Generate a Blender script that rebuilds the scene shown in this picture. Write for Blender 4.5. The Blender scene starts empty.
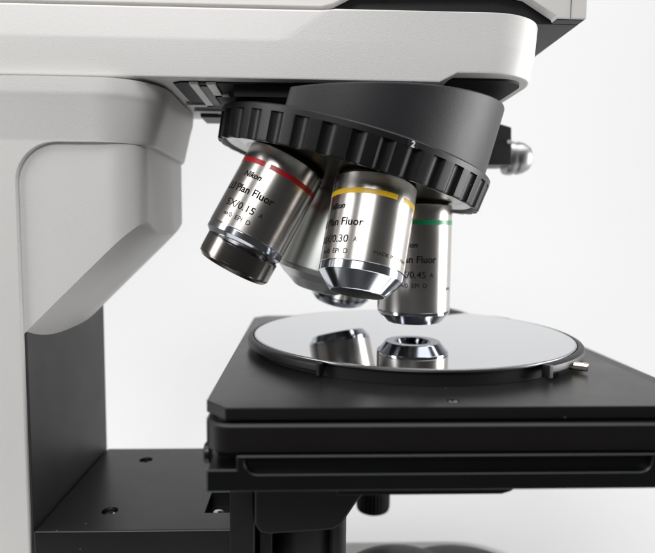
import bpy, bmesh, math, random
from mathutils import Vector, Matrix

random.seed(4)
S = 0.001                      # everything below is laid out in millimetres
PI = math.pi
R = math.radians
scene = bpy.context.scene
COL = scene.collection

# ------------------------------------------------------------------ materials
def mat(name, base, rough=0.5, metal=0.0, spec=0.5, noise=None, rvar=0.0, aniso=0.0, cvar=0.0, coat=0.0, dust=0.0, turned=False):
    m = bpy.data.materials.new(name)
    m.use_nodes = True
    nt = m.node_tree
    b = nt.nodes['Principled BSDF']
    b.inputs['Base Color'].default_value = (*base, 1)
    b.inputs['Roughness'].default_value = rough
    b.inputs['Metallic'].default_value = metal
    b.inputs['Specular IOR Level'].default_value = spec
    b.inputs['Anisotropic'].default_value = aniso
    b.inputs['Coat Weight'].default_value = coat
    tc = nt.nodes.new('ShaderNodeTexCoord')
    if noise:
        sc, dist, strength = noise
        n = nt.nodes.new('ShaderNodeTexNoise')
        n.inputs['Scale'].default_value = sc
        n.inputs['Detail'].default_value = 3
        nt.links.new(tc.outputs['Object'], n.inputs['Vector'])
        bu = nt.nodes.new('ShaderNodeBump')
        bu.inputs['Strength'].default_value = strength
        bu.inputs['Distance'].default_value = dist * S
        nt.links.new(n.outputs['Fac'], bu.inputs['Height'])
        nt.links.new(bu.outputs['Normal'], b.inputs['Normal'])
    if rvar or cvar:
        n2 = nt.nodes.new('ShaderNodeTexNoise')
        n2.inputs['Scale'].default_value = 55
        n2.inputs['Detail'].default_value = 6
        n2.inputs['Roughness'].default_value = 0.65
        nt.links.new(tc.outputs['Object'], n2.inputs['Vector'])
        if rvar:
            mr = nt.nodes.new('ShaderNodeMapRange')
            mr.inputs['To Min'].default_value = max(0.02, rough - rvar)
            mr.inputs['To Max'].default_value = rough + rvar
            nt.links.new(n2.outputs['Fac'], mr.inputs['Value'])
            nt.links.new(mr.outputs['Result'], b.inputs['Roughness'])
        if cvar:
            mx = nt.nodes.new('ShaderNodeMapRange')
            mx.inputs['To Min'].default_value = 1 - cvar
            mx.inputs['To Max'].default_value = 1 + cvar
            nt.links.new(n2.outputs['Fac'], mx.inputs['Value'])
            mul = nt.nodes.new('ShaderNodeVectorMath')
            mul.operation = 'SCALE'
            mul.inputs[0].default_value = base
            nt.links.new(mx.outputs['Result'], mul.inputs['Scale'])
            nt.links.new(mul.outputs['Vector'], b.inputs['Base Color'])
    if turned:                       # fine lathe marks round the barrel
        mp = nt.nodes.new('ShaderNodeMapping')
        mp.inputs['Scale'].default_value = (12, 12, 5200)
        nt.links.new(tc.outputs['Object'], mp.inputs['Vector'])
        n3 = nt.nodes.new('ShaderNodeTexNoise')
        n3.inputs['Scale'].default_value = 1.0
        n3.inputs['Detail'].default_value = 2
        nt.links.new(mp.outputs['Vector'], n3.inputs['Vector'])
        b3 = nt.nodes.new('ShaderNodeBump')
        b3.inputs['Strength'].default_value = 0.05
        b3.inputs['Distance'].default_value = 0.02 * S
        nt.links.new(n3.outputs['Fac'], b3.inputs['Height'])
        nt.links.new(b3.outputs['Normal'], b.inputs['Normal'])
    if dust:
        v = nt.nodes.new('ShaderNodeTexVoronoi')
        v.inputs['Scale'].default_value = 210
        v.inputs['Randomness'].default_value = 1.0
        nt.links.new(tc.outputs['Object'], v.inputs['Vector'])
        # only some of the cells carry a speck, each of its own size
        sep = nt.nodes.new('ShaderNodeSeparateColor')
        nt.links.new(v.outputs['Color'], sep.inputs['Color'])
        sz = nt.nodes.new('ShaderNodeMapRange')
        sz.inputs['From Min'].default_value = 0.62
        sz.inputs['To Min'].default_value = 0.0
        sz.inputs['To Max'].default_value = 0.085
        nt.links.new(sep.outputs['Red'], sz.inputs['Value'])
        lt = nt.nodes.new('ShaderNodeMath'); lt.operation = 'LESS_THAN'
        nt.links.new(v.outputs['Distance'], lt.inputs[0])
        nt.links.new(sz.outputs['Result'], lt.inputs[1])
        am = nt.nodes.new('ShaderNodeMath'); am.operation = 'MULTIPLY'
        am.inputs[1].default_value = dust
        nt.links.new(lt.outputs[0], am.inputs[0])
        mix = nt.nodes.new('ShaderNodeMix'); mix.data_type = 'RGBA'
        mix.inputs[6].default_value = (*base, 1)
        mix.inputs[7].default_value = (0.34, 0.33, 0.31, 1)
        nt.links.new(am.outputs[0], mix.inputs[0])
        nt.links.new(mix.outputs[2], b.inputs['Base Color'])
    return m

M = {}
M['enamel'] = mat('cream_enamel', (0.70, 0.685, 0.668), 0.42, noise=(2300, 0.14, 0.52), rvar=0.05, cvar=0.015)
M['enamel_smooth'] = mat('cream_enamel_smooth', (0.72, 0.70, 0.68), 0.4, noise=(1500, 0.1, 0.3))
M['black_warm'] = mat('black_anodised_warm', (0.0085, 0.0070, 0.0083), 0.38, spec=0.45, noise=(2600, 0.05, 0.3), rvar=0.05)
M['black'] = mat('black_anodised', (0.003, 0.0033, 0.0038), 0.36, spec=0.5, noise=(2600, 0.05, 0.3), rvar=0.05)
M['black_top'] = mat('black_satin_plate', (0.010, 0.010, 0.0105), 0.33, spec=0.42, noise=(2600, 0.03, 0.25), rvar=0.08, dust=0.3)
M['rim'] = mat('black_holder_finish', (0.006, 0.006, 0.0065), 0.42, spec=0.32)
M['black_deep'] = mat('black_matt', (0.008, 0.008, 0.008), 0.6, spec=0.3)
M['slate'] = mat('slate_grey_paint', (0.040, 0.040, 0.041), 0.5, noise=(1800, 0.08, 0.4), rvar=0.06, dust=0.12)
M['housing'] = mat('charcoal_crackle', (0.016, 0.015, 0.0175), 0.5, spec=0.36, noise=(2300, 0.10, 0.45), rvar=0.05)
M['rubber'] = mat('charcoal_grip', (0.006, 0.0058, 0.007), 0.42, spec=0.36, noise=(2400, 0.05, 0.4), rvar=0.09, dust=0.25)
M['steel'] = mat('satin_nickel', (0.52, 0.495, 0.47), 0.26, metal=1.0, rvar=0.03, turned=True)
M['satin'] = mat('satin_knob_metal', (0.36, 0.36, 0.36), 0.40, metal=1.0, rvar=0.04)
M['grey'] = mat('grey_polymer', (0.36, 0.36, 0.355), 0.5)
M['wafer_edge'] = mat('ground_wafer_edge', (0.42, 0.42, 0.43), 0.3, metal=1.0)
M['barrel_rim'] = mat('bright_rim_metal', (0.54, 0.55, 0.535), 0.36, metal=1.0)
M['chrome'] = mat('bright_chrome', (0.58, 0.605, 0.65), 0.14, metal=1.0)
M['turret'] = mat('satin_turret_metal', (0.12, 0.105, 0.085), 0.25, metal=1.0, rvar=0.04)
M['cone'] = mat('grey_satin_metal', (0.50, 0.515, 0.50), 0.38, metal=1.0, rvar=0.03)
M['darksteel'] = mat('dark_nickel', (0.30, 0.28, 0.26), 0.2, metal=1.0, rvar=0.03)
M['brass'] = mat('pale_nickel_pin', (0.72, 0.62, 0.52), 0.22, metal=1.0)
M['glass'] = mat('black_lens_glass', (0.006, 0.006, 0.010), 0.05, spec=0.7)
M['red'] = mat('red_enamel', (0.50, 0.010, 0.018), 0.32)
M['yellow'] = mat('yellow_enamel', (0.80, 0.50, 0.012), 0.32)
M['green'] = mat('green_enamel', (0.006, 0.27, 0.10), 0.32)
M['blue'] = mat('blue_enamel', (0.03, 0.18, 0.5), 0.32)
M['ink'] = mat('black_ink', (0.008, 0.008, 0.008), 0.6, spec=0.12)
M['white_ink'] = mat('white_ink', (0.85, 0.85, 0.85), 0.5)
M['wafer'] = mat('polished_silicon', (0.60, 0.605, 0.62), 0.012, metal=1.0)
M['backdrop'] = mat('white_paper', (0.79, 0.79, 0.793), 0.9, spec=0.1)

# ------------------------------------------------------------------ helpers
def weigh(ob):
    md = ob.modifiers.new('weighted', 'WEIGHTED_NORMAL')
    md.mode = 'FACE_AREA'
    md.weight = 60
    md.keep_sharp = True

def finish(name, bm, mats, parent=None, matrix=None, smooth=32, recalc=True):
    if recalc:
        bmesh.ops.recalc_face_normals(bm, faces=bm.faces[:])
    for v in bm.verts:
        v.co *= S
    me = bpy.data.meshes.new(name)
    bm.to_mesh(me)
    bm.free()
    for m in (mats if isinstance(mats, (list, tuple)) else [mats]):
        me.materials.append(m)
    if smooth:
        me.polygons.foreach_set('use_smooth', [True] * len(me.polygons))
        me.set_sharp_from_angle(angle=R(smooth))
    ob = bpy.data.objects.new(name, me)
    COL.objects.link(ob)
    if smooth:
        weigh(ob)
    if parent is not None:
        ob.parent = parent
    if matrix is not None:
        ob.matrix_basis = matrix
    return ob

def bevel_sharp(bm, w, seg=2, ang=30):
    if w <= 0:
        return
    bmesh.ops.recalc_face_normals(bm, faces=bm.faces[:])
    bm.normal_update()
    es = [e for e in bm.edges if len(e.link_faces) == 2 and e.calc_face_angle(0) > R(ang)]
    bmesh.ops.bevel(bm, geom=es, offset=w, segments=seg, profile=0.5, affect='EDGES', clamp_overlap=True)

def prism(bm, poly, axis, a, b, mi=0):
    """poly: list of 2-D points; axis 'y' -> (x,z), 'z' -> (x,y), 'x' -> (y,z)."""
    def p(u, v, w):
        return {'y': (u, w, v), 'z': (u, v, w), 'x': (w, u, v)}[axis]
    lo = [bm.verts.new(p(u, v, a)) for u, v in poly]
    hi = [bm.verts.new(p(u, v, b)) for u, v in poly]
    n = len(poly)
    fs = [bm.faces.new(lo), bm.faces.new(hi[::-1])]
    for i in range(n):
        fs.append(bm.faces.new((lo[i], hi[i], hi[(i + 1) % n], lo[(i + 1) % n])))
    for f in fs:
        f.material_index = mi
    return fs

def box(bm, x0, x1, y0, y1, z0, z1, mi=0):
    return prism(bm, [(x0, y0), (x1, y0), (x1, y1), (x0, y1)], 'z', z0, z1, mi)

def loft(bm, loops, cap=True):
    rows = [[bm.verts.new(p) for p in lp] for lp in loops]
    n = len(rows[0])
    for a, b in zip(rows, rows[1:]):
        for i in range(n):
            j = (i + 1) % n
            bm.faces.new((a[i], a[j], b[j], b[i]))
    if cap:
        bm.faces.new(rows[0][::-1])
        bm.faces.new(rows[-1])
    return rows

def lathe(bm, prof, n=96, mis=None, close_top=False, close_bot=False):
    """prof: list of (r, z); revolves about z."""
    rows = []
    for r, z in prof:
        rows.append([bm.verts.new((r * math.cos(2 * PI * i / n), r * math.sin(2 * PI * i / n), z)) for i in range(n)])
    for k, (a, b) in enumerate(zip(rows, rows[1:])):
        for i in range(n):
            j = (i + 1) % n
            f = bm.faces.new((a[i], a[j], b[j], b[i]))
            if mis:
                f.material_index = mis[k]
    if close_top:
        f = bm.faces.new(rows[0]); f.material_index = mis[0] if mis else 0
    if close_bot:
        f = bm.faces.new(rows[-1][::-1]); f.material_index = mis[-1] if mis else 0
    return rows

def rounded(x0, x1, y0, y1, r_near, r_far=None, rl=0.0, n=14, c=2.0):
    """plan outline with rounded right-hand corners (superellipse power c)"""
    r_far = r_near if r_far is None else r_far
    pts = []
    def arc(cx, cy, r, a0, a1, m=n):
        for i in range(m + 1):
            t = a0 + (a1 - a0) * i / m
            ct, st = math.cos(t), math.sin(t)
            pts.append((cx + r * math.copysign(abs(ct) ** (2 / c), ct), cy + r * math.copysign(abs(st) ** (2 / c), st)))
    arc(x1 - r_near, y0 + r_near, r_near, -PI / 2, 0)
    arc(x1 - r_far, y1 - r_far, r_far, 0, PI / 2)
    if rl > 0:
        arc(x0 + rl, y1 - rl, rl, PI / 2, PI, 5)
        arc(x0 + rl, y0 + rl, rl, PI, 1.5 * PI, 5)
    else:
        pts += [(x0, y1), (x0, y0)]
    return pts

def at_z(poly, z):
    return [(x, y, z) for x, y in poly]

def cyl_between(bm, p, q, r, n=32, r2=None, mi=0, bev=0.0):
    p, q = Vector(p), Vector(q)
    d = (q - p).normalized()
    u = d.orthogonal().normalized(); v = d.cross(u)
    r2 = r if r2 is None else r2
    L = (q - p).length
    st = [(r, 0), (r2, L)]
    if bev:
        st = [(r - bev, 0), (r, bev), (r2, L - bev), (r2 - bev, L)]
    rows = [[bm.verts.new(p + d * t + (u * math.cos(2 * PI * i / n) + v * math.sin(2 * PI * i / n)) * rr) for i in range(n)] for rr, t in st]
    for a, b in zip(rows, rows[1:]):
        for i in range(n):
            f = bm.faces.new((a[i], a[(i + 1) % n], b[(i + 1) % n], b[i])); f.material_index = mi
    for f in (bm.faces.new(rows[0][::-1]), bm.faces.new(rows[-1])):
        f.material_index = mi

def cut(ob, bm_cut):
    """boolean difference with a temporary cutter"""
    c = finish('cutter', bm_cut, ob.data.materials[0], smooth=0)
    ob.modifiers.clear()
    md = ob.modifiers.new('b', 'BOOLEAN'); md.operation = 'DIFFERENCE'; md.object = c; md.solver = 'EXACT'
    bpy.context.view_layer.update()
    dg = bpy.context.evaluated_depsgraph_get()
    me = bpy.data.meshes.new_from_object(ob.evaluated_get(dg))
    ob.modifiers.clear()
    old = ob.data; ob.data = me
    bpy.data.meshes.remove(old)
    bpy.data.objects.remove(c)
    me.polygons.foreach_set('use_smooth', [True] * len(me.polygons))
    me.set_sharp_from_angle(angle=R(30))
    weigh(ob)

def text_mesh(txt, height, shear=0.0, bold=0.0, width=None):
    """flat text mesh in mm, baseline at y=0, centre-left origin; returns verts, faces, width"""
    cu = bpy.data.curves.new('t', 'FONT')
    cu.body = txt
    cu.size = 1.0
    cu.shear = shear
    cu.offset = bold
    cu.resolution_u = 3
    ob = bpy.data.objects.new('t', cu)
    COL.objects.link(ob)
    bpy.context.view_layer.update()
    dg = bpy.context.evaluated_depsgraph_get()
    me = bpy.data.meshes.new_from_object(ob.evaluated_get(dg))
    vs = [v.co.copy() for v in me.vertices]
    fs = [tuple(p.vertices) for p in me.polygons]
    bpy.data.objects.remove(ob)
    k = height / 0.69
    x0 = min(v.x for v in vs); x1 = max(v.x for v in vs)
    kx = k if width is None else width / (x1 - x0)
    vs = [((v.x - x0) * kx, v.y * k) for v in vs]
    return vs, fs, (x1 - x0) * kx

def wrap_text(bm, txt, height, s_base, ang_right, rad, shear=0.0, bold=0.0, width=None, mi=0):
    """text on a barrel of radius rad about z (z runs down the barrel); right end at ang_right degrees,
    angle 0 = -y' reference, positive to the right of the viewer"""
    vs, fs, w = text_mesh(txt, height, shear, bold, width)
    vv = []
    for x, y in vs:
        t = R(ang_right) + (x - w) / rad
        vv.append(bm.verts.new((rad * math.sin(t), -rad * math.cos(t), s_base - y)))
    for f in fs:
        try:
            fc = bm.faces.new([vv[i] for i in f]); fc.material_index = mi
        except ValueError:
            pass

# ------------------------------------------------------------------ the microscope (one thing)
scope = bpy.data.objects.new('microscope', None)
COL.objects.link(scope)
scope['label'] = 'cream and black upright industrial microscope with tilted turret of metal objectives above its black stage'
scope['category'] = 'microscope'
scope.empty_display_size = 0.05

# ---- column / hood casting
YN, YF = -44.5, 46.5
bm = bmesh.new()
loops = []
def body_out(x1, z, rn, ins=0.0, c=2.0):
    return at_z(rounded(-250, x1, YN + ins, YF - ins, max(rn, 0.2), c=c), z)
for z in (-192, -100, 0, 66.5):
    loops.append(body_out(-163.2, z, 0.9))
for i in range(1, 11):
    t = i / 10 * PI / 2
    loops.append(body_out(-147.2 - 16 * math.cos(t), 66.5 + 16 * math.sin(t), 0.9))
loops.append(body_out(-114.6, 82.6, 19, 0.0, 2.25))
loops.append(body_out(-113.9, 83.1, 20, -0.02, 2.25))
loops.append(body_out(-113.6, 84.0, 20, -0.12, 2.25))
loops.append(body_out(-110.0, 97.6, 24, -1.9, 2.2))
loops.append(body_out(-109.5, 99.6, 24, -2.5, 2.2))
loops.append(body_out(-109.0, 101.5, 24, -2.6, 2.2))
loops.append(body_out(-108.3, 106.6, 25, -2.5, 2.2))
loft(bm, loops)
column = finish('column', bm, M['enamel'], scope, smooth=40)

# ---- inset neck with its slanted chin
bm = bmesh.new()
XE, RC = -116.2, 13.5
def chin(x):
    z = 7.4 + (x + 162.5) * 0.99
    z0 = 55.5
    d = z - z0
    return z0 + 0.5 * (d - math.sqrt(d * d + 16)) if True else z
def halfw(x):
    if x <= XE - RC:
        return 44.0
    t = (x - (XE - RC)) / RC
    return 44.0 - RC + RC * (max(0.0, 1 - t ** 2.2)) ** (1 / 2.2)
xs = [-167, -162.5] + [-162.5 + (XE - RC + 162.5) * i / 8 for i in range(1, 9)] + [XE - RC + RC * math.sin(PI / 2 * i / 12) for i in range(1, 13)]
loops = []
for x in xs:
    h = halfw(x); zb = chin(x); cy = 1.0
    sec = [(cy - h, 84.0)]
    m = 14
    # near edge rounding then cambered underside
    n_u = 20
    for i in range(n_u + 1):
        u = -1 + 2 * i / n_u
        y = cy + h * (abs(u) ** 0.9) * (1 if u > 0 else -1)
        camber = 6.2 * (1 - abs(u) ** 2.4)
        sec.append((y, zb - camber + 0.0))
    sec.append((cy + h, 84.0))
    loops.append([(x, y, z) for y, z in sec])
loft(bm, loops)
bevel_sharp(bm, 1.6, 3, 42)
finish('neck', bm, M['enamel'], scope, smooth=38)

# ---- black block under the neck
bm = bmesh.new()
box(bm, -175, -162.3, -42.9, 45.6, -120, 14)
bevel_sharp(bm, 0.5)
finish('column_block', bm, M['slate'], scope)

# ---- stage carrier platform
bm = bmesh.new()
box(bm, -161.8, -80.6, -44.6, 45, -135, -75.4)
bevel_sharp(bm, 0.9, 3)
plat = finish('stage_carrier', bm, M['black_top'], scope)
bm = bmesh.new()
for x, y in ((-135.9, 28.4), (-136.4, -27.5)):
    cyl_between(bm, (x, y, -80), (x, y, -70), 3.5)
prism(bm, [(-94.5, -30.2), (-70, -30.2), (-70, -10.5), (-94.5, -10.5)], 'z', -82, -70)
cut(plat, bm)
def hex_screw(name, c, r, parent, m, h=2.5, axis=(0, 0, 1), hole=0.5):
    bm = bmesh.new()
    prof = [(r * hole, -h * .6), (r * (hole + .02), 0), (r * .72, -h * .03), (r * .92, -h * .14), (r, -h * .34), (r, -h)]
    n = 36
    rows = []
    for k, (rr, z) in enumerate(prof):
        row = []
        for i in range(n):
            t = 2 * PI * i / n
            q = rr
            if k < 2:
                q = rr * math.cos(PI / 6) / math.cos(((t + PI / 6) % (PI / 3)) - PI / 6)
            row.append(bm.verts.new((q * math.cos(t), q * math.sin(t), z)))
        rows.append(row)
    for a, b in zip(rows, rows[1:]):
        for i in range(n):
            bm.faces.new((a[i], a[(i + 1) % n], b[(i + 1) % n], b[i]))
    bm.faces.new(rows[0]); bm.faces.new(rows[-1][::-1])
    mt = Vector((0, 0, 1)).rotation_difference(Vector(axis)).to_matrix().to_4x4()
    mt.translation = Vector(c) * S
    return finish(name, bm, m, parent, mt)
for x, y in ((-135.9, 28.4), (-136.4, -27.5)):
    hex_screw('screw', (x, y, -76.5), 3.0, plat, M['steel'])
hex_screw('screw', (-88.2, -26.9, -76.9), 3.1, plat, M['steel'], 3.2, (0.25, -0.1, 1), 0.34)

# ---- arm
bm = bmesh.new()
def arm_out(x1, z, r, ins=0.0, lip=False):
    pts = rounded(-250, x1, -43 + ins, 45.5 - ins, r, c=2.25, n=18)
    # extra vertices where the skirt steps up
    xd = -64.0 + (min(max(z, 122.0), 136.0) - 122.0) * 1.45
    ni = min(ins, 0.15) if z > 120 else ins     # right of the diagonal the face stays upright
    if z > 135.2:
        ni = 0.75
    near = [(xd, -43 + ins), (xd + 5.0, -43 + ni), (2.0, -43 + ni), (9.0, -43 + ni)]
    if z > 120:
        k0 = 18
        pts = [(x, y - (ins - ni) * (1 - i / k0)) if i < k0 else (x, y) for i, (x, y) in enumerate(pts)]
    far = [(9.0, 45.5 - ins), (2.0, 45.5 - ins)]
    pts = near + pts[:-2] + far + pts[-2:]
    out = []
    for x, y in pts:
        zz = z
        if lip:
            k = min(1, max(0, (x - 2.0) / 7.0))
            zz = z - 3.7 * (1 - k)
        out.append((x, y, zz))
    return out
loft(bm, [arm_out(44.6, 111.6, 26, 0.9, True), arm_out(45.3, 111.9, 26.5, 0.2, True), arm_out(45.6, 112.5, 26.5, 0.0, True),
          arm_out(47.2, 122.0, 26, 0.02), arm_out(47.5, 123.6, 26, 0.14), arm_out(48.6, 134.4, 25.5, 1.7), arm_out(48.4, 135.0, 25.2, 1.95), arm_out(47.8, 135.4, 25, 2.6)])
arm = finish('arm', bm, M['enamel'], scope, smooth=38)
bm = bmesh.new()
prism(bm, [(-104.5, -35.5), (-101, -38), (2, -38), (2, 42), (-104.5, 42)], 'z', 107.2, 109)
bevel_sharp(bm, 0.3, 1)
under = finish('pocket_shade_plate', bm, M['black_deep'], arm)  # flat black plate; its colour stands in for shade in the casting's pockets
bm = bmesh.new()
loft(bm, [at_z(rounded(2, 40.5, -36, 30, 13, n=8), 110.6), at_z(rounded(2, 40.5, -36, 30, 13, n=8), 112.2)])
finish('opening_shade_slab', bm, M['black_deep'], arm)  # solid black slab below the surface, coloured as the shade of an open hole
# pale ribs of the casting on the underside
bm = bmesh.new()
for x0, x1, y0, y1 in ((-97.6, -94.0, -38.5, 4.5), (-90.8, -87.0, -38.5, -16.5), (-107, -94.0, 1.2, 4.6), (-90.6, -84, -20.0, -16.5), (-106, -91, 15.5, 20.3), (-95.2, -92.6, 20.3, 30)):
    box(bm, x0, x1, y0, y1, 106.4, 107.6)
bevel_sharp(bm, 0.25, 1)
finish('casting_ribs', bm, M['enamel_smooth'], arm)
bm = bmesh.new()
box(bm, -94.2, -90.6, -34.0, 2.0, 106.7, 107.5)
bevel_sharp(bm, 0.3, 1)
finish('mount_pad', bm, M['slate'], arm)
bm = bmesh.new()
box(bm, -104, -92.5, 22, 40, 104.8, 107.4)
bevel_sharp(bm, 0.3, 1)
finish('mount_block', bm, M['slate'], arm)

# ---- viewing head above the arm
bm = bmesh.new()
prism(bm, [(-250, 139.5), (-45, 139.9), (-40, 141.2), (-30, 146.4), (28, 148.4), (40, 145.8), (52.4, 138.4), (52.6, 137.4), (65.3, 137.4), (65.3, 205), (-250, 205)], 'y', -32.2, -26.5)
box(bm, 61.0, 65.3, -26.5, 40, 137.5, 205)
bevel_sharp(bm, 0.5, 2, 40)
head = finish('viewing_head', bm, M['enamel_smooth'], scope)
bm = bmesh.new()
box(bm, -250, 64.8, -26.0, 40.5, 137.1, 150)
prism(bm, [(53, -31.6), (64.8, -31.6), (64.8, -26.1), (53, -26.1)], 'z', 137.15, 140)
bevel_sharp(bm, 0.3, 1)
finish('base_plate', bm, M['housing'], head)
bm = bmesh.new()
box(bm, 58.3, 58.55, -32.35, -31.9, 137.6, 205)
finish('panel_seam', bm, M['slate'], head, smooth=0)

# ---- tilted turret
ALPHA = R(15.2)
C0 = Vector((-27.15, 2.2, 87.72))
ZT = Vector((math.sin(ALPHA), 0, math.cos(ALPHA)))
XT = Vector((math.cos(ALPHA), 0, -math.sin(ALPHA)))
YT = Vector((0, 1, 0))
MT = Matrix(((XT.x, YT.x, ZT.x, C0.x * S), (XT.y, YT.y, ZT.y, C0.y * S), (XT.z, YT.z, ZT.z, C0.z * S), (0, 0, 0, 1)))

# housing: cylinder about the turret axis, top cut level, left end cut square
bm = bmesh.new()
n = 160
def level_top(x, y, zl=104.0):
    # height along turret axis where world z = zl
    return (zl - C0.z + x * math.sin(ALPHA)) / math.cos(ALPHA)
rows = [[], [], [], []]
RH = 61.2
for i in range(n):
    t = 2 * PI * i / n
    x, y = RH * math.cos(t), RH * math.sin(t)
    xmin = -33.0
    x = max(x, xmin)
    ht = level_top(x, y)
    rows[0].append(bm.verts.new((x, y, 0.4)))
    rows[1].append(bm.verts.new((x, y, ht - 0.9)))
    k = 1 - 0.3 / RH
    rows[2].append(bm.verts.new((x * k, y * k, ht - 0.25)))
    k = 1 - 0.9 / RH
    rows[3].append(bm.verts.new((x * k, y * k, ht)))
for a, b in zip(rows, rows[1:]):
    for i in range(n):
        bm.faces.new((a[i], a[(i + 1) % n], b[(i + 1) % n], b[i]))
bm.faces.new(rows[0]); bm.faces.new(rows[-1])
nose = finish('nosepiece', bm, M['housing'], scope, MT, smooth=35)
# riser between housing and arm
bm = bmesh.new()
cyl_between(bm, (-18, 1, 100), (-18, 1, 112), 33)
box(bm, -80, 12, -36, 36, 102.6, 108)
MTi = MT.inverted()
for v in bm.verts:
    v.co = (MTi @ (v.co * S)) / S
finish('riser', bm, M['black_deep'], nose)

# knurled grip ring
bm = bmesh.new()
NG, SUB = 36, 22
n = NG * SUB
zs = [(0.0, 63.3, 0), (-0.25, 63.8, 0), (-0.8, 64.35, 0), (-3.0, 64.3, 0), (-3.15, 64.28, 1), (-8, 63.7, 1), (-13.9, 63.05, 1), (-14.5, 62.9, 1), (-14.8, 62.4, 1), (-14.85, 61.4, 0.0), (-14.0, 60.9, 0), (-12.2, 60.6, 0)]
rows = []
for z, r, g in zs:
    row = []
    for i in range(n):
        a = 2 * PI * i / n + R(-103)
        u = (i % SUB) / SUB
        u = u - 1 if u > .5 else u
        w = 0.275
        d = 1.6 * max(0.0, 1 - (abs(u) / w) ** 2) ** 0.9 if abs(u) < w else 0.0
        rr = r - g * d
        row.append(bm.verts.new((rr * math.cos(a), rr * math.sin(a), z)))
    rows.append(row)
for a, b in zip(rows, rows[1:]):
    for i in range(n):
        bm.faces.new((a[i], a[(i + 1) % n], b[(i + 1) % n], b[i]))
bm.faces.new(rows[0])
finish('grip_ring', bm, M['rubber'], nose, smooth=24)

# index numeral on the ring
bm = bmesh.new()
aC = R(-74.6)
def on_ring(dx, dz, r):
    t = aC + dx / r
    return (r * math.cos(t), r * math.sin(t), dz)
n = 8
lo = [bm.verts.new(on_ring(-2.3 + 4.6 * i / n, -3.3, 64.42)) for i in range(n + 1)]
hi = [bm.verts.new(on_ring(-2.3 + 4.6 * i / n, -0.85, 64.42)) for i in range(n + 1)]
for i in range(n):
    bm.faces.new((lo[i], lo[i + 1], hi[i + 1], hi[i])).material_index = 0
vs, fs, w = text_mesh('2', 2.2, bold=0.03)
vv = [bm.verts.new(on_ring(x - w / 2, -3.15 + y, 64.5)) for x, y in vs]
for f in fs:
    try:
        bm.faces.new([vv[i] for i in f]).material_index = 1
    except ValueError:
        pass
finish('index_number', bm, [M['black_deep'], M['white_ink']], nose, recalc=False, smooth=0)

# satin underside of the turret: a shallow cone
bm = bmesh.new()
ta = math.tan(ALPHA)
def cone_z(r):
    return -(17.2 + (34.8 - r) * ta)
lathe(bm, [(60.8, -11.0), (60.3, -12.6), (58.6, -13.4), (57.6, -12.6), (56.6, -11.6), (56.0, cone_z(56.0)), (50, cone_z(50)), (14, cone_z(14)), (13, cone_z(14) - .6), (0.5, cone_z(14) - .8)], 120, mis=[1, 1, 1, 1, 1, 1, 0, 0, 0], close_bot=True)
finish('turret_face', bm, [M['turret'], M['barrel_rim']], nose)

bm = bmesh.new()
lathe(bm, [(14.5, -20), (15.0, -24), (21.0, -59.6), (20.7, -60.0), (21.2, -60.4), (21.2, -62.0), (17.4, -65.4), (16.9, -65.5), (11.2, -69.6), (9.5, -70.2), (0.1, -70.2)], 96, mis=[0, 0, 0, 1, 1, 1, 1, 1, 1, 1], close_bot=True)
finish('centre_cone', bm, [M['cone'], M['barrel_rim']], nose, smooth=25)

# slider with metal knob behind the nosepiece
bm = bmesh.new()
prism(bm, [(30, 111.5), (50.2, 109.5), (62.4, 106.2), (63.2, 85.7), (30, 85.0)], 'y', 44, 66)
bevel_sharp(bm, 0.6, 2)
slider = finish('slider_block', bm, M['slate'], scope)
bm = bmesh.new()
cyl_between(bm, (61.0, 43.9, 98.2), (61.0, 43.2, 98.2), 1.1, 16)
finish('index_dot', bm, M['white_ink'], slider)
bm = bmesh.new()
kn = []
for r, x in ((9.2, 62.8), (9.6, 64.0), (9.6, 66.5), (9.0, 67.5), (9.0, 69.0), (9.3, 70.0), (8.6, 73.2), (6.6, 76.4), (3.0, 78.2), (0.3, 78.6)):
    kn.append((r, x))
lathe(bm, [(r, x) for r, x in kn], 48, close_top=True, close_bot=True)
for v in bm.verts:
    x, y, z = v.co
    v.co = (z, 55 + x, 90.6 + y)
finish('slider_knob', bm, M['satin'], slider)

# ---- objectives
APEX = Vector((2.0, 2.4, C0.z + (2.0 - C0.x) / math.tan(ALPHA)))
CAM = Vector((-50.79, -275.33, 50.18))
A_DIR = Vector((-math.sin(ALPHA), 0, -math.cos(ALPHA)))
def obj_frame(k):
    d = Matrix.Rotation(R(72 * k), 3, A_DIR) @ Vector((0, 0, -1))
    o = APEX + d * (APEX.z - 60.0)
    v = CAM - (o + d * 20)
    v = (v - d * v.dot(d)).normalized()        # faces the viewer
    # local axes: z = d (down the barrel), -y = v, x = to the viewer's right
    y = -v
    x = y.cross(d)
    right = v.cross(d) * 1.0
    if x.dot(right) < 0:
        x = -x
    m = Matrix(((x.x, y.x, d.x, o.x * S), (x.y, y.y, d.y, o.y * S), (x.z, y.z, d.z, o.z * S), (0, 0, 0, 1)))
    return m

RB = 17.5
def band_ring(bm, s0, s1, gap0, gap1, rad=RB + 0.06):
    n = 180
    for i in range(n):
        t0, t1 = 360 * i / n, 360 * (i + 1) / n
        mid = ((t0 + t1) / 2 + 180) % 360 - 180
        mi = 1 if gap0 <= mid <= gap1 else 0
        q = []
        for t, s in ((t0, s0), (t1, s0), (t1, s1), (t0, s1)):
            a = R(t)
            q.append(bm.verts.new((rad * math.sin(a), -rad * math.cos(a), s)))
        bm.faces.new(q).material_index = mi
    bmesh.ops.remove_doubles(bm, verts=bm.verts[:], dist=1e-4)

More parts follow.
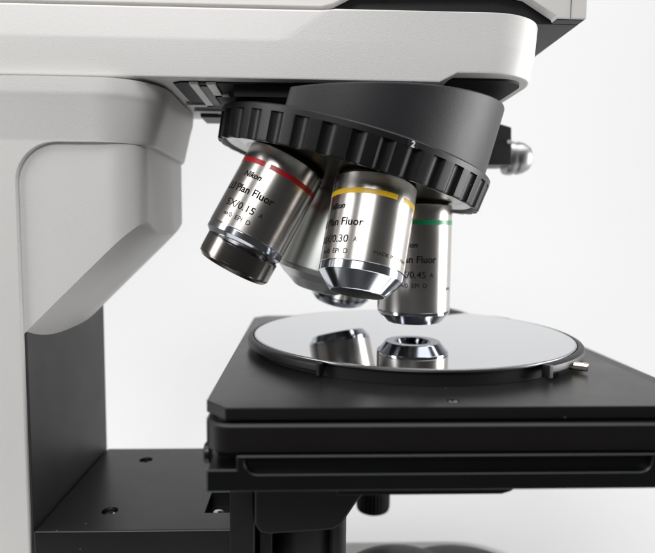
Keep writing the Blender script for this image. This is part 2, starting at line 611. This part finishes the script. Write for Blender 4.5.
def letter(ob, R0, lines, dz=0.0, origin_mark=None):
    bm = bmesh.new()
    rad = RB + 0.07
    for txt, h, s, da, sh, bo, w in lines:
        wrap_text(bm, txt, h, s + dz, R0 + da, rad, sh, bo, w)
    if origin_mark:
        wrap_text(bm, origin_mark[0], 1.35, origin_mark[1], origin_mark[2], rad, 0, 0.0, origin_mark[3])
    finish('lettering', bm, M['ink'], ob, recalc=False, smooth=0)

def texts(num):
    return [('Nikon', 2.4, 14.4, 0, 0.28, 0.03, 9.2),
            ('LU Plan Fluor', 3.1, 21.4, 30, 0, 0.022, 25.2),
            (num, 3.0, 28.4, 13, 0, 0.010, 14.6 if len(num) == 7 else 16.4),
            ('A', 1.9, 28.0, 25.5, 0, 0.010, 1.8),
            ('\u221e/0  EPI  D', 1.95, 32.9, 15, 0, 0.008, 13.5)]

def objective(k, label, top, prof, mis, colour, gap, R0=None, num=None, mark=None, dz=0.0):
    bm = bmesh.new()
    lathe(bm, top, 120)
    ob = finish('objective_lens', bm, M['steel'], scope, obj_frame(k), smooth=28)
    ob['label'] = label
    bm = bmesh.new(); band_ring(bm, 6.0, 8.2, *gap)
    finish('colour_band', bm, [M[colour], M['steel']], ob, smooth=40)
    if num:
        letter(ob, R0, texts(num), dz, mark)
    bm = bmesh.new()
    lathe(bm, [(13.0, -9.0), (13.0, -3.2), (15.6, -3.1), (15.6, -1.45)], 80)
    finish('mounting_collar', bm, M['black_deep'], ob)
    for name, pf, m in prof:
        bm = bmesh.new()
        lathe(bm, pf, 120)
        finish(name, bm, m, ob, smooth=25)
    return ob

def glass(ob, r, s):
    bm = bmesh.new()
    lathe(bm, [(r, s), (r * .7, s + r * .06), (r * .3, s + r * .085), (0.05, s + r * .09)], 64, close_bot=True)
    finish('front_lens', bm, M['black_deep'] if r > 10 else M['glass'], ob)

# 20x, green, vertical over the wafer
g = objective(0, 'metal objective with green band standing vertical over the wafer',
    [(16.0, -1.5), (16.7, -1.5), (17.1, -1.3), (RB, -0.8), (RB, 48.9), (17.3, 49.1)],
    [('front_bevel', [(17.0, 49.0), (16.9, 49.35), (RB - .05, 49.5), (RB - .15, 50.4), (17.0, 50.6), (13.7, 54.6), (13.2, 55.0), (9.2, 55.0), (8.6, 54.6), (7.0, 51.5)], M['chrome'])],
    None, 'green', (100, 106), 5, '20X/0.45', ('JAPAN', 38.8, 72, 5.0), dz=4.2)
glass(g, 7.2, 51.4)
# 10x, yellow
y = objective(1, 'metal objective with yellow band leaning towards the viewer',
    [(16.0, -1.5), (16.7, -1.5), (17.1, -1.3), (RB, -0.8), (RB, 35.0), (17.25, 35.2)],
    [('front_bevel', [(17.0, 35.1), (16.95, 35.5), (RB - .03, 35.7), (RB - .05, 38.5), (RB - .35, 38.7), (11.8, 45.0), (11.4, 45.3), (11.0, 45.3)], M['chrome'])],
    None, 'yellow', (32, 41), -37, '10X/0.30', ('MADE IN JAPAN', 31.6, 70, 18.0))
glass(y, 11.05, 45.15)
# 5x, red
r = objective(2, 'metal objective with red band and a separate front sleeve leaning left',
    [(16.0, -1.5), (16.7, -1.5), (17.1, -1.3), (RB, -0.8), (RB, 36.0), (17.25, 36.2)],
    [('front_bevel', [(17.0, 36.1), (16.95, 36.5), (RB - .03, 36.7), (RB - .05, 39.0), (RB - .3, 39.2), (14.6, 41.9), (14.1, 42.0), (12.4, 42.0), (12.4, 45.0)], M['chrome']),
     ('front_sleeve', [(13.0, -4.3), (15.8, -4.3), (16.3, -3.9), (16.3, 3.4), (16.1, 3.55), (16.1, 3.8), (16.3, 3.95), (16.15, 4.5), (14.9, 5.9), (14.2, 6.1), (12.8, 6.1), (12.3, 2)], M['darksteel'])],
    None, 'red', (-25, -19), -20, '5X/0.15', None)
for c_ in r.children:
    if c_.name.startswith('front_sleeve'):
        sl_ = c_
sl_.matrix_basis = Matrix.Translation((0.0008, 0, 0.0446)) @ Matrix.Rotation(R(-8.5), 4, 'X')
glass(sl_, 12.5, 3.5)
# large one at the back
b = objective(4, 'metal objective at the back, its bright tip showing behind the yellow banded one',
    [(16.0, -1.5), (16.7, -1.5), (17.1, -1.3), (RB, -0.8), (RB, 53.4), (17.3, 53.6)],
    [('front_bevel', [(17.0, 53.5), (16.9, 53.8), (RB - .05, 54.0), (RB - .1, 55.2), (15.0, 58.6), (14.4, 59.0), (9, 59.0), (8.6, 58)], M['chrome'])],
    None, 'blue', (200, 201))
glass(b, 8.7, 58.2)

# ---- mechanical stage
stage_poly = [(-82.9, -89.6), (-75.6, -98.1), (71.5, -97.2), (79.2, -88.9), (79.2, 83.5), (72, 91.5), (-75.6, 91.5), (-82.9, 83.5)]
bm = bmesh.new()
prism(bm, stage_poly, 'z', -10.5, -6.5)
bevel_sharp(bm, 0.35, 2, 20)
stage = finish('stage', bm, M['black_top'], scope)
bm = bmesh.new()
cyl_between(bm, (-1.9, -91.0, -9), (-1.9, -91.0, -5), 2.0)
cut(stage, bm)
hex_screw('screw', (-1.9, -91.0, -6.3), 1.5, stage, M['darksteel'], 1.6)
def slab(name, x0, x1, y0, y1, z0, z1, r, m, bev=0.45, seg=3):
    bm = bmesh.new()
    pts = rounded(x0, x1, y0, y1, r, r, rl=r, n=8)
    prism(bm, pts, 'z', z0, z1)
    bevel_sharp(bm, bev, seg, 50)
    return finish(name, bm, m, stage, smooth=35)
slab('stage_spacer', -79.5, 76, -95.6, 88, -13, -10.6, 5, M['black_deep'])
slab('middle_plate', -82.8, 96, -99.2, 92, -21.15, -11.6, 9, M['black_warm'], 0.75, 1)
slab('rail_backing', -79.5, 110, -91.5, 84, -26.4, -21.2, 1.0, M['black_deep'])
bm = bmesh.new()
prism(bm, [(-81.4, -32.8), (120, -32.8), (120, -21.2), (-72.0, -21.2), (-72.0, -25.6), (-81.4, -25.6)], 'y', -100.3, 88)
bevel_sharp(bm, 0.4, 1, 50)
lower = finish('lower_plate', bm, M['black'], stage)
def slot_outline(g, y):
    x0, x1, z0, z1, r = -69.5 - g, 61.0 + g, -27.3 - g, -21.95, 4.2
    pts = [(x1, y, z1), (x0, y, z1)]
    for i in range(9):
        t = PI + PI / 2 * i / 8
        pts.append((x0 + r + r * math.cos(t), y, z0 + r + r * math.sin(t)))
    for i in range(9):
        t = 1.5 * PI + PI / 2 * i / 8
        pts.append((x1 - r + r * math.cos(t), y, z0 + r + r * math.sin(t)))
    return pts
bm = bmesh.new()
loft(bm, [slot_outline(0.75, -101.0), slot_outline(0.0, -100.0), slot_outline(0.0, -98.3)])
cut(lower, bm)
bm = bmesh.new()
cyl_between(bm, (-82.0, -86.0, -25.6), (-84.3, -86.0, -25.6), 3.5, 32, bev=0.5)
finish('side_knob', bm, M['black'], stage)
bm = bmesh.new()
prism(bm, [(-40, -37.3), (14.6, -37.3), (17.6, -36.4), (21.2, -33.7), (-40, -33.7)], 'y', -94, 60)
bevel_sharp(bm, .3, 1)
finish('guide_rail', bm, M['black_deep'], stage)
# drive block under the stage
bm = bmesh.new()
prism(bm, [(-69.5, -33.7), (-69.5, -62), (-67.5, -65.2), (-64, -66.0), (-40, -64.5), (-36.5, -62.5), (-31.0, -54.0), (-26, -47.5), (-20, -43), (-12, -40.5), (-12, -33.7)], 'y', -66, 30)
bevel_sharp(bm, 1.2, 3, 50)
finish('drive_block', bm, M['black_deep'], stage, smooth=40)
bm = bmesh.new()
box(bm, -79.8, -70.5, -58, 60, -140, -33.8); bevel_sharp(bm, .6)
box(bm, -68.5, -64, -52, 20, -140, -64)
finish('slide_block', bm, M['black_deep'], stage)
bm = bmesh.new()
cyl_between(bm, (-50, -30, -60), (-50, -30, -135), 14.2, 48)
cyl_between(bm, (-50, -30, -60), (-50, -30, -86), 12.2, 48)
finish('focus_drive', bm, M['housing'], stage)
bm = bmesh.new()
cyl_between(bm, (-36.5, -42, -50), (-36.5, -42, -92), 3.6, 24, bev=.6)
finish('lever', bm, M['housing'], stage)
# ribbed coaxial drive knob hanging behind
bm = bmesh.new()
n = 120
rows = []
for r_, z, g_ in ((4, -40, 0), (4, -92, 0), (9.6, -93, 0), (10.2, -94, 1), (10.2, -117.2, 1), (9.6, -119.6, .6), (8.0, -120.4, 0)):
    rows.append([bm.verts.new((-9 + (r_ - .55 * g_ * (i % 4 < 2)) * math.cos(2 * PI * i / n), 60 + (r_ - .55 * g_ * (i % 4 < 2)) * math.sin(2 * PI * i / n), z)) for i in range(n)])
for a_, b_ in zip(rows, rows[1:]):
    for i in range(n):
        bm.faces.new((a_[i], a_[(i + 1) % n], b_[(i + 1) % n], b_[i]))
bm.faces.new(rows[0]); bm.faces.new(rows[-1])
finish('drive_knob', bm, M['housing'], stage, smooth=25)

# ---- foot of the instrument with the lamp collar
bm = bmesh.new()
fo = lambda ins, z: at_z(rounded(-250, 92 - ins, -80 + ins, 79 - ins, 48, n=16), z)
loft(bm, [fo(0, -192), fo(0, -154), fo(1.0, -151.6), fo(3.0, -150.4), fo(6, -150)])
foot = finish('foot', bm, M['enamel'], scope, smooth=40)
bm = bmesh.new()
lathe(bm, [(35, -151), (35, -138), (34, -134), (31.5, -131.2), (26, -129.8), (16, -129.2), (0.05, -129.0)], 96)
for v in bm.verts:
    v.co.x += 0.5; v.co.y += 8.5
finish('lamp_collar', bm, M['rim'], foot)
bm = bmesh.new()
lathe(bm, [(42, -151), (42, -147), (40, -144.6), (34, -143.4), (20, -142.8), (0.05, -142.6)], 96)
for v in bm.verts:
    v.co.x += 38; v.co.y += 22
finish('dial', bm, M['rim'], foot)

# ------------------------------------------------------------------ wafer and its holder
holder = bpy.data.objects.new('wafer_holder', None)
COL.objects.link(holder)
holder.location = (0, 0, -6.5 * S)
holder['label'] = 'thin black open-fronted ring holder lying on the black stage around the wafer'
holder['category'] = 'wafer holder'
HO = Matrix.Translation((0, 0, 6.5 * S))
bm = bmesh.new()
lathe(bm, [(70, -6.45), (73.4, -6.45), (73.4, -1.5), (70, -1.5), (70, -6.45)], 160)
lathe(bm, [(70.5, -3.0), (0.1, -3.0)], 160)
finish('support_disc', bm, M['black_deep'], holder, HO)
bm = bmesh.new()
a0, a1 = -57.5, 233.5
n = 220
prof = [(75.25, -3.8), (75.25, -0.65), (75.5, -0.35), (76.6, -0.3), (77.7, -0.9), (78.1, -1.4), (78.1, -3.5), (77.6, -3.8)]
rows = []
for i in range(n + 1):
    t = R(a0 + (a1 - a0) * i / n)
    rows.append([bm.verts.new((r_ * math.cos(t), r_ * math.sin(t), z)) for r_, z in prof])
m_ = len(prof)
for a_, b_ in zip(rows, rows[1:]):
    for i in range(m_):
        bm.faces.new((a_[i], a_[(i + 1) % m_], b_[(i + 1) % m_], b_[i]))
bm.faces.new(rows[0]); bm.faces.new(rows[-1])
finish('rim', bm, M['rim'], holder, HO, smooth=40)
for ang, w, r0_, r1_, zt, zb, rt in ((-58.4, 1.3, 75.4, 78.9, -0.4, -5.6, 0), (234.0, 0.9, 75.3, 78.3, -0.35, -5.6, 0)):
    bm = bmesh.new()
    box(bm, r0_, r1_, -w, w, zb, zt)
    bevel_sharp(bm, .4, 2)
    mm = Matrix.Translation((0, 0, 6.5 * S)) @ Matrix.Rotation(R(ang), 4, 'Z')
    finish('lug', bm, M['rim'], holder, mm)
bm = bmesh.new()
prism(bm, [(-9, -5), (9, -5), (9, -1.0), (4, 0.6), (-7, 2.6), (-9, 2.8)], 'x', 76.0, 79.5)
for v in bm.verts:
    x_, y_, z_ = v.co
bevel_sharp(bm, .4, 2)
finish('clip', bm, M['grey'], holder, Matrix.Translation((0, 0, 6.5 * S)) @ Matrix.Rotation(R(59), 4, 'Z') @ Matrix.Scale(-1, 4, (0, 1, 0)))
bm = bmesh.new()
p0 = Vector((54.6, -52.8, -3.7)); p1 = Vector((60.8, -56.4, -3.9))
cyl_between(bm, p0, p1, 1.75, 28, bev=.35)
finish('pin', bm, M['brass'], holder, HO)

bm = bmesh.new()
lathe(bm, [(74.2, -1.45), (74.9, -1.2), (75.0, -0.75), (74.9, -0.3), (74.3, 0.0), (0.05, 0.0)], 480, mis=[1, 1, 1, 1, 0], close_top=True, close_bot=True)
wafer = finish('silicon_wafer', bm, [M['wafer'], M['wafer_edge']], None, smooth=14)
wafer['label'] = 'round mirror-polished silicon wafer reflecting the objectives, seated in the black ring holder'
wafer['category'] = 'wafer'

# ------------------------------------------------------------------ white studio sweep
bm = bmesh.new()
prof = [(-190, -192.2)] + [(110 + 640 * math.sin(t), -192.2 + 640 - 640 * math.cos(t)) for t in [PI / 2 * i / 28 for i in range(29)]] + [(750, 1500)]
rows = [[bm.verts.new((x, y_, z_)) for x in (-2200, 0, 2200)] for y_, z_ in prof]
for a_, b_ in zip(rows, rows[1:]):
    for i in range(2):
        bm.faces.new((a_[i], a_[i + 1], b_[i + 1], b_[i]))
bd = finish('backdrop', bm, M['backdrop'], None, smooth=60)
bd['kind'] = 'structure'
bd['label'] = 'plain white studio backdrop sweeping up behind the microscope'

# ------------------------------------------------------------------ light
w = bpy.data.worlds.new('World')
scene.world = w
w.use_nodes = True
w.node_tree.nodes['Background'].inputs['Color'].default_value = (1, 1, 1, 1)
w.node_tree.nodes['Background'].inputs['Strength'].default_value = 0.05

def area(name, loc, target, sx, sy, radiance, col=(1, 1, 1), spread=180):
    l = bpy.data.lights.new(name, 'AREA')
    l.shape = 'RECTANGLE'
    l.size = sx * S; l.size_y = sy * S
    l.energy = radiance * PI * (sx * S) * (sy * S)
    l.color = col
    l.spread = R(spread)
    o = bpy.data.objects.new(name, l)
    COL.objects.link(o)
    o.location = Vector(loc) * S
    d = (Vector(target) - Vector(loc))
    o.rotation_euler = d.to_track_quat('-Z', 'Y').to_euler()
    return o
area('softbox_left', (-820, -260, 330), (-40, -20, 60), 300, 700, 6.0)
area('softbox_right', (760, -20, 70), (-80, -110, 50), 300, 560, 2.5, spread=62)
area('softbox_top', (0, -230, 900), (0, -80, 0), 1500, 460, 3.6)
area('softbox_front', (-260, -840, 640), (-60, 0, 60), 480, 300, 10.2)
area('backdrop_lamp', (520, 100, 760), (420, 680, 110), 1000, 160, 8.6)

# ------------------------------------------------------------------ camera
cam = bpy.data.cameras.new('camera')
cam.sensor_fit = 'HORIZONTAL'
cam.sensor_width = 36.0
cam.lens = 575.85 / 655 * 36.0
cam.clip_start = 0.02
cam.clip_end = 20
co = bpy.data.objects.new('camera', cam)
COL.objects.link(co)
r_ = Vector((0.99924736, -0.037716, 0.00906694))
u_ = Vector((-0.00582168, 0.08528108, 0.99633992))
f_ = Vector((0.0383512, 0.99564283, -0.08499732))
co.matrix_world = Matrix(((r_.x, u_.x, -f_.x, CAM.x * S), (r_.y, u_.y, -f_.y, CAM.y * S), (r_.z, u_.z, -f_.z, CAM.z * S), (0, 0, 0, 1)))
cam.dof.use_dof = True
cam.dof.focus_distance = 0.238
cam.dof.aperture_fstop = 8.0
scene.camera = co

scene.view_settings.view_transform = 'Standard'
scene.view_settings.look = 'None'
scene.view_settings.exposure = 0.0
scene.view_settings.gamma = 1.0
scene.cycles.max_bounces = 10
scene.cycles.use_denoising = True
